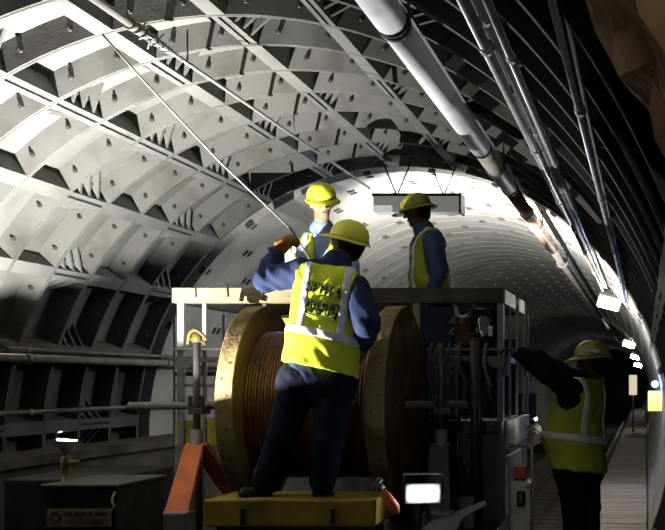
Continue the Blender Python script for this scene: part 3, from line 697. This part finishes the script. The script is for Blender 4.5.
def hand(F, wr, d, n, infl=0, curl=.5, spread=.0, flip=1, k=.008):
    d = Vector(d).normalized(); n = Vector(n); n = (n-d*n.dot(d)).normalized(); r = d.cross(n)*flip
    w = Vector(wr)
    for s in (-.024,-.008,.008,.024): F.cap(w+r*s*.6, w+d*.085+r*s, .019, .014, .012, infl)
    for i, (s, ln) in enumerate(((-.030,.80),(-.010,.97),(.010,1.02),(.030,.92))):
        p = w+d*.085+r*s; ang = curl*.6
        for j, l in enumerate((.040,.027,.021)):
            dd = (d*math.cos(ang)+n*math.sin(ang)+r*s*spread*10).normalized(); q = p+dd*l*ln
            F.cap(p, q, .0100-.0008*j, .0092-.0008*j, k*.4, infl); p = q; ang += curl
    p = w+d*.025+r*.026; dd = (d*.55+r*.75+n*.25).normalized(); q = p+dd*.042; F.cap(p, q, .014, .011, k, infl)
    q2 = q+(d*.8+r*.1+n*.55).normalized()*.032; F.cap(q, q2, .011, .0095, k*.5, infl)
def torso(F, J, infl=0, w=1, k=.05, lower=True, belly=0):
    sl, sr, hl, hr = J['sl'], J['sr'], J['hl'], J['hr']; up = (L(sl,sr,.5)-L(hl,hr,.5)).normalized(); fw = Vector(J['tf']).normalized()
    F.cap(L(sl,sr,.06), L(sl,sr,.94), .062*w, .062*w, k, infl)
    F.cap(L(sl,sr,.3)+up*.01, J['neck'], .07, .06, k, infl); F.cap(L(sl,sr,.7)+up*.01, J['neck'], .07, .06, k, infl)
    for s in (.24, .5, .76):
        a = L(sl,sr,s)-up*.08; b = L(hl,hr,s)+up*.04; m_ = L(a,b,.55)
        F.cap(a+fw*.02, m_+fw*(.01+belly), .105*w, .105*w+belly*.4, k, infl); F.cap(m_+fw*(.01+belly), b, .105*w+belly*.4, .108*w, k, infl)
    if lower: F.cap(hl, hr, .095*w, .095*w, k, infl)
def arm(F, J, side, infl=0, f0=0, f1=1):
    s, e, w = J['s'+side], J['e'+side], J['w'+side]
    F.cap(s, e, .055, .043, .03, infl)
    F.cap(e, L(e,w,f1), .044, .044+(.028-.044)*f1, .02, infl)
def leg(F, J, side, infl=0, f1=1):
    h_, k_, a = J['h'+side], J['k'+side], J['a'+side]
    F.cap(h_, k_, .085, .058, .03, infl); F.cap(k_, L(k_,a,f1), .058, .058+(.042-.058)*f1, .02, infl)
def head(F, J):
    c = Vector(J['head']); f = Vector(J['hf']).normalized(); u = Vector(J.get('hu',(0,0,1))); u = (u-f*u.dot(f)).normalized(); r = f.cross(u)
    F.cap(J['neck'], c-u*.05-f*.02, .056, .054, .02)
    F.cap(c+u*.03-f*.02, c+u*.03+f*.012, .085, .08, .02)
    F.cap(c-u*.01+f*.015, c-u*.075+f*.045, .07, .04, .03)
    F.cap(c+u*.03+f*.086, c-u*.012+f*.104, .008, .014, .012)       # nose
    F.cap(c-u*.045+f*.082-r*.015, c-u*.045+f*.082+r*.015, .010, .010, .008)  # lips
    for s in (-1,1):
        F.cap(c+u*.038+f*.076+r*s*.015, c+u*.036+f*.066+r*s*.048, .012, .010, .012)  # brow
        F.cap(c+u*.012+f*.0+r*s*.083, c-u*.022+f*.0+r*s*.080, .013, .010, .008)      # ear
        F.cap(c+u*.016+f*.092+r*s*.031, c+u*.016+f*.092+r*s*.031, .013, .013, sub=True)
    return c, f, u, r
def bounds(J, pad=.28):
    ps = np.array([list(v) for k_, v in J.items() if k_ not in ('tf','hf','hu') and isinstance(v, Vector)]); return ps.min(0)-pad, ps.max(0)+pad
def helmet(root, J, m, fullbrim=False, tilt=0):
    c = Vector(J['head']); f = Vector(J['hf']).normalized(); u = Vector(J.get('hu',(0,0,1))); u = (u-f*u.dot(f)).normalized(); r = f.cross(u)
    base = c+u*.045-f*.005
    def pt(a, rad, h_, ex=1): return base+f*(math.cos(a)*rad*1.16*ex)+r*(math.sin(a)*rad)+u*h_
    bm = NB(); n = 40; rings = []
    H = .118; R0 = .112
    for i in range(11):
        q = i/10*PI/2; rings.append([bm.verts.new(pt(2*PI*k/n, R0*math.cos(q)**.85 if i < 10 else .002, H*math.sin(q)+(.004*max(0,1-abs(math.sin(2*PI*k/n))*3.2) if 1 < i < 10 else 0))) for k in range(n)])
    for a, b in zip(rings, rings[1:]):
        for k in range(n): bm.faces.new((a[k],a[(k+1)%n],b[(k+1)%n],b[k]))
    bm.faces.new(rings[-1]); bm.faces.new(rings[0][::-1])
    sh = link('helmet', bm, M[m], root, True)
    bm = NB(); A = []; B = []; Cc = []; D = []
    for k in range(n):
        a = 2*PI*k/n; fr = max(0, math.cos(a))**1.5
        w = (.036+.03*fr) if fullbrim else (.012+.05*fr)
        dr = -.012-.010*(fr if not fullbrim else 1)
        A.append(bm.verts.new(pt(a, R0-.003, .006))); B.append(bm.verts.new(pt(a, R0+w, dr))); Cc.append(bm.verts.new(pt(a, R0+w, dr-.005))); D.append(bm.verts.new(pt(a, R0-.003, -.004)))
    for X_, Y_ in ((A,B),(B,Cc),(Cc,D),(D,A)):
        for k in range(n): bm.faces.new((X_[k],X_[(k+1)%n],Y_[(k+1)%n],Y_[k]))
    br = link('brim', bm, M[m], sh, True); br.location = (0,0,0)
    _ = 0
    return sh, pt, (base,f,r,u)
def person(loc, label, J, cfg):
    root = thing('person', loc, label, 'person')
    lo, hi = bounds(J); h_ = .0085
    F = Field(lo, hi, h_); torso(F, J, 0, cfg.get('w',1), belly=cfg.get('belly',0))
    for s in 'lr': arm(F, J, s); leg(F, J, s); F.cap(J['a'+s], J['t'+s], .04, .032, .02)
    c, f, u, r = head(F, J)
    for s in 'lr':
        hd = J.get('h_'+s)
        hand(F, J['w'+s], hd[0], hd[1], 0, hd[2], 0, hd[3])
    mesh_field('body', F, cfg['skin'], root)
    # eyes and hair
    for s in (-1,1):
        bm = NB(); bmesh.ops.create_icosphere(bm, subdivisions=2, radius=.011, matrix=Matrix.Translation(c+u*.016+f*.087+r*s*.031)); link('eye', bm, M['glass'], root, True)
    Fh = Field(np.array(c)-.16, np.array(c)+.16, .008); Fh.cap(c+u*.03-f*.025, c+u*.02-f*.02, .089, .089); Fh.cap(c-u*.03-f*.05, c+u*.0-f*.05, .055, .06)
    X,Y_,Z_ = Fh.coords(); g = (X-c.x)*f.x+(Y_-c.y)*f.y+(Z_-c.z)*f.z; Fh.d = np.maximum(Fh.d, (g-.02).astype(np.float32)); mesh_field('hair', Fh, 'hair', root)
    bm = NB(); tube(bm, [c-u*.047+f*(.094-.012*abs(q))+r*q*.024 for q in (-1,-.5,0,.5,1)], .0035, 6); link('mouth', bm, M['hair'], root)
    if cfg.get('glasses'):
        bm = NB()
        for s in (-1,1):
            tube(bm, [c+u*(.014+.017*math.sin(q))+f*(.104-.006*abs(math.cos(q)))+r*(s*.031+.023*math.cos(q)) for q in [2*PI*j/14 for j in range(15)]], .0028, 5)
            tube(bm, [c+u*.02+f*.098+r*s*.054, c+u*.02+f*.0+r*s*.088], .0028, 5)
        tube(bm, [c+u*.018+f*.106-r*.008, c+u*.018+f*.106+r*.008], .0028, 5); link('glasses', bm, M['glass'], root)
    # trousers
    F = Field(lo, hi, h_)
    hm = L(J['hl'],J['hr'],.5); up = (L(J['sl'],J['sr'],.5)-hm).normalized(); tf = Vector(J['tf']).normalized()
    F.cap(J['hl'], J['hr'], .105*cfg.get('w',1), .105*cfg.get('w',1), .05, .012+(cfg.get('tinf',.024)-.024)*2); F.cap(hm+up*.06, hm+up*.12, .11, .10, .05, .012)
    for s in 'lr': leg(F, J, s, cfg.get('tinf',.024), .86)
    folds(F, .008, 1); mesh_field('trousers', F, cfg['trousers'], root)
    # boots
    for s in 'lr':
        a, t_ = J['a'+s], J['t'+s]; F = Field(np.minimum(a,t_)-.15, np.maximum(a,t_)+np.array((.15,.15,.25)), .008)
        F.cap(a+Vector((0,0,.10)), a, .056, .054, .02); F.cap(a-Vector((0,0,.03)), t_, .05, .04, .03)
        X,Y_,Z_ = F.coords(); zb = min(a.z,t_.z)-.052; F.d = np.maximum(F.d, (zb-Z_).astype(np.float32)); b = mesh_field('boot', F, 'boot', root)
        F2 = F.clone(); F2.d = np.maximum(F.d-.008, (Z_-zb-.025).astype(np.float32)); F2.d = np.maximum(F2.d, (zb-.004-Z_).astype(np.float32)); mesh_field('sole', F2, 'sole', b)
    # shirt
    F = Field(lo, hi, h_); torso(F, J, .014, cfg.get('w',1), belly=cfg.get('belly',0), lower=True)
    for s in 'lr': arm(F, J, s, .020 if not cfg.get('loose') else .03, 0, .92)
    folds(F, .008, 2)
    mesh_field('shirt', F, cfg['shirt'], root)
    # vest
    V = Field(lo, hi, h_); torso(V, J, .028, cfg.get('w',1)*cfg.get('vw',1.0), belly=cfg.get('belly',0))
    hem = cfg.get('hem', -.02)
    for q in (.15,.5,.85): V.cap(L(J['hl'],J['hr'],q)+up*.25, L(J['hl'],J['hr'],q)+up*(hem-.02), .12, .135, .05, .012)
    X,Y_,Z_ = V.coords(); rel = [X-hm.x, Y_-hm.y, Z_-hm.z]
    tr = tf.cross(up).normalized()   # person's right
    hu_ = rel[0]*up.x+rel[1]*up.y+rel[2]*up.z; hr_ = rel[0]*tr.x+rel[1]*tr.y+rel[2]*tr.z; hf_ = rel[0]*tf.x+rel[1]*tf.y+rel[2]*tf.z
    SH = (L(J['sl'],J['sr'],.5)-hm).length
    V.d = np.maximum(V.d, (hem-hr_*cfg.get('slope',0)-hu_).astype(np.float32))
    for s in 'lr':
        sgn = 1 if s == 'r' else -1; sh = J['s'+s]; V.cap(sh+tr*sgn*.035-up*.04, J['e'+s], .088, .10, sub=True); V.cap(sh+tr*sgn*.06+up*.02, sh+tr*sgn*.12+up*.02, .10, .12, sub=True)
    V.cap(J['neck']+up*.03, c, .075, .09, sub=True)
    V.d = np.maximum(V.d, (hu_-(SH+.085)).astype(np.float32))
    if cfg.get('vfront', True): # V neck opening at the front
        vv = np.minimum((cfg.get('vn',(.035,.28))[0]+(hu_-SH*.45)*cfg.get('vn',(.035,.28))[1])-np.abs(hr_), hf_-.03); V.d = np.maximum(V.d, vv.astype(np.float32))
    folds(V, .0045, 3)
    ve = mesh_field('safety_vest', V, cfg['vest'], root)
    for (nm, msk) in (('reflective_band', np.abs(hu_-SH*cfg.get('band',.42)+hr_*cfg.get('slope',0))-.027), ('reflective_strap', np.abs(np.abs(hr_)-.122)-.023)):
        S = V.clone(); S.d = np.maximum(S.d-.005, msk.astype(np.float32)); 
        if nm == 'reflective_strap': S.d = np.maximum(S.d, (SH*cfg.get('band',.42)-hr_*cfg.get('slope',0)-hu_).astype(np.float32))
        # keep only the outer skin so the tape is a thin layer
        S.d = np.maximum(S.d, -(V.d+.012))
        mesh_field(nm, S, 'tape', ve)
    # gloves
    for s, gm in cfg.get('gloves', {}).items():
        w = J['w'+s]; hd = J['h_'+s]; F = Field(np.array(w)-.24, np.array(w)+.24, .006)
        hand(F, w, hd[0], hd[1], cfg.get('ginf',.0055), hd[2], 0, hd[3]); e = J['e'+s]; F.cap(w, L(w,e,.32), .036, .05, .02, cfg.get('ginf',.0055)-.0055)
        mesh_field('glove', F, gm, root)
    return root, (hm, up, tf, tr, SH), ve, V

# --- worker on the step
J = dict(sl=P(304,272,6.66), sr=P(357,290,6.58), hl=P(300,382,6.56), hr=P(335,386,6.54), neck=P(336,264,6.70), head=P(347,246,6.80),
 el=P(266,280,6.72), wl=P(276,254,6.90), er=P(368,324,6.42), wr=P(364,343,6.62), kl=P(281,438,6.50), kr=P(329,438,6.48), al=P(263,490,6.58), ar=P(322,490,6.56),
 tl=P(245,494,6.50), tr=P(328,494,6.60), tf=Vector((-.1,1,-.05)), hf=Vector((-1,.40,.30)), hu=Vector((.1,0,1)))
J['h_l'] = ((.62,.25,.85),(.9,-.3,-.45),.6,-1); J['h_r'] = ((-.15,.6,-.75),(-.9,.1,.2),.35,-1)
wA, fA, veA, VA = person((P(320,0,6.6).x,6.6,.86), 'worker seen from behind on the yellow step, lettered bright yellow vest, arm raised', J,
 dict(skin='skind', trousers='trouser', shirt='navy', vest='vest', w=1.04, hem=.085, band=.46, slope=.13, vfront=True, tinf=.032, ginf=.013, gloves={'l':'glove'}, loose=True))
helmet(wA, J, 'hatY')
# lettering on the back of the vest: project on the vest field
hm, up, tf, tr, SH = fA
def samp(V, p):
    q = (np.array(p)-V.lo)/V.h; i = np.clip(q.astype(int), 0, V.n-2); return float(V.d[tuple(i)])
def onback(cx, cz, off=.004, rot=0):
    cr_, sr_ = math.cos(rot), math.sin(rot)
    def pj(co):
        x = co.x*cr_-co.y*sr_; y = co.x*sr_+co.y*cr_
        p = hm+tr*(cx+x)+up*(cz+y)-tf*.35; t_ = 0
        for _ in range(60):
            d = samp(VA, p+tf*t_)
            if d < .0095: break
            t_ += max(.003, min(d*.6, .03))
        return p+tf*(t_-off-co.z)
    return pj
GL = {'S':[[(1,.86),(.8,1),(.3,1),(0,.82),(.1,.6),(.85,.42),(1,.2),(.75,0),(.25,0),(0,.14)]], 'F':[[(0,0),(0,1),(.95,1)],[(0,.52),(.75,.52)]],
 'M':[[(0,0),(0,1),(.5,.35),(1,1),(1,0)]], 'T':[[(0,1),(1,1)],[(.5,1),(.5,0)]], 'A':[[(0,0),(.5,1),(1,0)],[(.22,.4),(.78,.4)]]}
pj = onback(-.006, SH*.885, .004, D2R(-9)); bm = NB(); lw, lh, pitch = .030, .058, .045
for i, ch in enumerate('SFMTA'):
    for st_ in GL[ch]:
        pts = []
        for p, q in zip(st_, st_[1:]): pts += [Vector((L((*p,0),(*q,0),k/4))) for k in range(4)]
        pts.append(Vector((*st_[-1],0)))
        tube(bm, [pj(Vector(((i-2)*pitch-lw/2+p.x*lw, (p.y-.5)*lh, 0))) for p in pts], .0058, 6)
link('lettering', bm, M['print'], veA, True)
# the squiggle logo below the letters
pj = onback(-.003, SH*.70, .008, D2R(-9)); bm = NB()
def squig(x0, w, h_, loops):
    pts = []
    n = 14*loops
    for i in range(n+1):
        t_ = i/n; ph = t_*loops*2*PI
        x = x0+w*t_; y = h_*.5*math.tanh(2.2*math.sin(ph))/math.tanh(2.2); pts.append(Vector((x,y,0)))
    return pts
for (x0, w) in ((-.088,.084),(.008,.084)):
    for off, rr_ in ((0,.0055),):
        pts = [pj(p) for p in squig(x0, w, .066, 2)]; tube(bm, pts, rr_, 6)
    fr = [Vector((x0-.006,-.043,0)),Vector((x0+w+.004,-.043,0)),Vector((x0+w+.004,.043,0)),Vector((x0-.006,.043,0)),Vector((x0-.006,-.043,0))]
    fr2 = []
    for a, b in zip(fr, fr[1:]): fr2 += [L(a,b,i/8) for i in range(8)]
    fr2.append(fr[0]); tube(bm, [pj(p) for p in fr2], .0045, 6)
o = link('squiggle_logo', bm, M['print'], veA, True); o.location = (0,0,0)

# --- bareheaded-down worker behind the reel, holding the rope
J = dict(sl=P(346,244,8.48), sr=P(303,246,8.42), hl=P(336,318,8.5), hr=P(312,318,8.5), neck=P(322,229,8.45), head=P(322,204,8.36),
 el=P(352,278,8.25), wl=P(338,275,7.95), er=P(291,274,8.18), wr=P(293,259,7.88), kl=P(337,375,8.5), kr=P(311,375,8.5), al=Vector((P(337,0,8.5).x,8.5,1.31)), ar=Vector((P(310,0,8.5).x,8.5,1.31)),
 tl=Vector((P(338,0,8.4).x,8.32,1.29)), tr=Vector((P(309,0,8.4).x,8.32,1.29)), tf=Vector((.1,-1,0)), hf=Vector((.55,-1,-.38)), hu=Vector((-.12,0,1)))
for k_ in ('kl','kr'): J[k_].z = 1.72
J['h_l'] = ((-.5,-.6,.2),(0,-.2,-1),.6,1); J['h_r'] = ((-.35,-.5,.5),(.6,-.4,-.3),.7,1)
wB, fB, veB, VB = person((P(324,0,8.5).x,8.5,1.25), 'worker facing the camera behind the reel, light blue shirt, bright yellow helmet, looking down', J,
 dict(skin='skin', trousers='trouser', shirt='ltblue', vest='vest', w=1.0, hem=-.02, band=.3, vn=(.012,.16), glasses=True, gloves={'r':'glovew','l':'glovew'}))
helmet(wB, J, 'hatY')
# --- silhouetted worker on the right of the platform, side on
J = dict(sl=P(434,241,8.86), sr=P(424,241,9.2), hl=P(437,305,8.92), hr=P(432,305,9.10), neck=P(424,230,9.02), head=P(417,213,9.0),
 el=P(440,270,8.80), wl=P(430,296,8.76), er=P(424,270,9.28), wr=P(412,292,9.2), kl=P(434,350,8.9), kr=P(430,350,9.1), al=Vector((P(436,0,8.9).x,8.92,1.31)), ar=Vector((P(432,0,9.1).x,9.1,1.31)),
 tl=Vector((P(424,0,8.9).x,8.88,1.29)), tr=Vector((P(421,0,9.1).x,9.08,1.29)), tf=Vector((-1,-.1,0)), hf=Vector((-1,-.12,-.25)), hu=Vector((0,0,1)))
for k_ in ('kl','kr'): J[k_].z = 1.72
J['h_l'] = ((-.5,0,-.8),(0,1,0),.5,1); J['h_r'] = ((-.5,0,-.8),(0,-1,0),.5,-1)
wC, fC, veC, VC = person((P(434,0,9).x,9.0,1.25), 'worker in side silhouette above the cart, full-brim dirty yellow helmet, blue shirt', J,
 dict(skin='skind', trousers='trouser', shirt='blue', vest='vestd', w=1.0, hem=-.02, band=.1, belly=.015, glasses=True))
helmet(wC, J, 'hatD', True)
# --- worker on the walkway
J = dict(sl=P(573,392,7.68), sr=P(592,388,7.98), hl=P(572,472,7.75), hr=P(586,470,7.93), neck=P(589,378,7.84), head=P(592,363,7.80),
 el=P(548,374,7.62), wl=P(521,354,7.68), er=P(560,372,8.1), wr=P(534,356,8.25), kl=P(575,530,7.78), kr=P(589,528,7.95), al=Vector((P(578,0,7.8).x,7.82,.095)), ar=Vector((P(590,0,7.98).x,8.0,.095)),
 tl=Vector((P(562,0,7.8).x,7.92,.075)), tr=Vector((P(574,0,8).x,8.1,.075)), tf=Vector((-.75,.60,0)), hf=Vector((-1,.12,-.06)), hu=Vector((0,0,1)))
J['h_l'] = ((-.8,.1,.35),(0,0,-1),.6,-1); J['h_r'] = ((-.8,.1,.2),(0,0,-1),.6,1)
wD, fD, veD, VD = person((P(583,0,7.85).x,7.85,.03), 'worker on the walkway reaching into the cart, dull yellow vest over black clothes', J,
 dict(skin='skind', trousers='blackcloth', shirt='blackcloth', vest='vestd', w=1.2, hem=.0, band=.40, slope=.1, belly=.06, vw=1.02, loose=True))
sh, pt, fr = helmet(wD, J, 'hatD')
bm = NB()
A = [bm.verts.new(pt(a, .119, h_, 1)) for a, h_ in ((-1.2,.032),(-2.1,.022),(-2.1,.044),(-1.2,.054))]
B = [bm.verts.new(pt(a, .109, h_, 1)) for a, h_ in ((-1.2,.032),(-2.1,.022),(-2.1,.044),(-1.2,.054))]
bm.faces.new(A); bm.faces.new(B[::-1])
for i in range(4): bm.faces.new((A[i],B[i],B[(i+1)%4],A[(i+1)%4]))
o = link('reflective_sticker', bm, M['tape'], sh); o.location = (0,0,0)

# ------------------------------------------------------------------ lights
LAMP = P(66,440,6.2)+Vector((0,0,-.019))
spot('work_lamp_beam', tuple(LAMP), tuple(LAMP+Vector((-.8,.35,1.1))), 2300, (1,.985,.94), 150, .9, .002)
spot('work_lamp_spill', tuple(LAMP), tuple(LAMP+Vector((1.2,.5,1.05))), 600, (1,.985,.94), 160, .8, .002)
spot('rear_beam', tuple(rw+Vector((0,.14,.10))), (-1.3, 13.0, 4.0), 3000, (1,.975,.92), 120, .8, .08)
spot('rear_up', tuple(rw+Vector((-.2,.0,.22))), (-3.6, 10.2, 3.2), 70, (.75,.85,1), 140, .7, .1)
p_ = Vector((-.45,-2.4,2.75)); flood('wall_floodlight', p_, (-.6,8,.6), .24, .15, 'added fill floodlight, out of view on the right behind the camera', 'lampon', 'floodlights along the right wall')  # added lamp out of view, carries the three fill spots below
spot('near_fill_top', tuple(p_+Vector((-.0,.15,-.02))), (-.75,4.6,3.1), 55, (.82,.9,1), 44, .7, .06)  # added cool fill on the white pipe and right vault
spot('near_fill_side', tuple(p_+Vector((-.0,.15,-.02))), (.05,2.3,2.6), 10, (1,.85,.6), 40, .7, .06)  # added warm fill on the rusty collar
spot('near_fill_beam', tuple(p_+Vector((-.0,.15,-.02))), (-.30,8,.75), 75, (1,.92,.78), 9.5, .5, .06)  # narrow added fill on the walkway worker and white box
spot('cart_flood_beam', tuple(fl_p+Vector((0,-.06,0))), (-.8,0,1.0), 4, (.75,.85,1), 140, .6, .04)
w = bpy.data.worlds.new('world'); bpy.context.scene.world = w; w.use_nodes = True
w.node_tree.nodes['Background'].inputs[0].default_value = (.5,.6,.8,1); w.node_tree.nodes['Background'].inputs[1].default_value = .0015

# ------------------------------------------------------------------ camera
cam = bpy.data.cameras.new('camera'); co = bpy.data.objects.new('camera', cam); C.objects.link(co)
co.location = (0,0,EYE); co.rotation_euler = (PI/2,0,0); cam.sensor_width = 36; cam.lens = 1100*36/665
cam.shift_x = (332.5-645)/665; cam.shift_y = (380-265)/665; cam.clip_start = .05; cam.clip_end = 200
S = bpy.context.scene; S.camera = co; S.cycles.diffuse_bounces = 1
S.view_settings.view_transform = 'Standard'; S.view_settings.look = 'None'; S.view_settings.gamma = 1; S.view_settings.use_curve_mapping = False; S.view_settings.exposure = 0
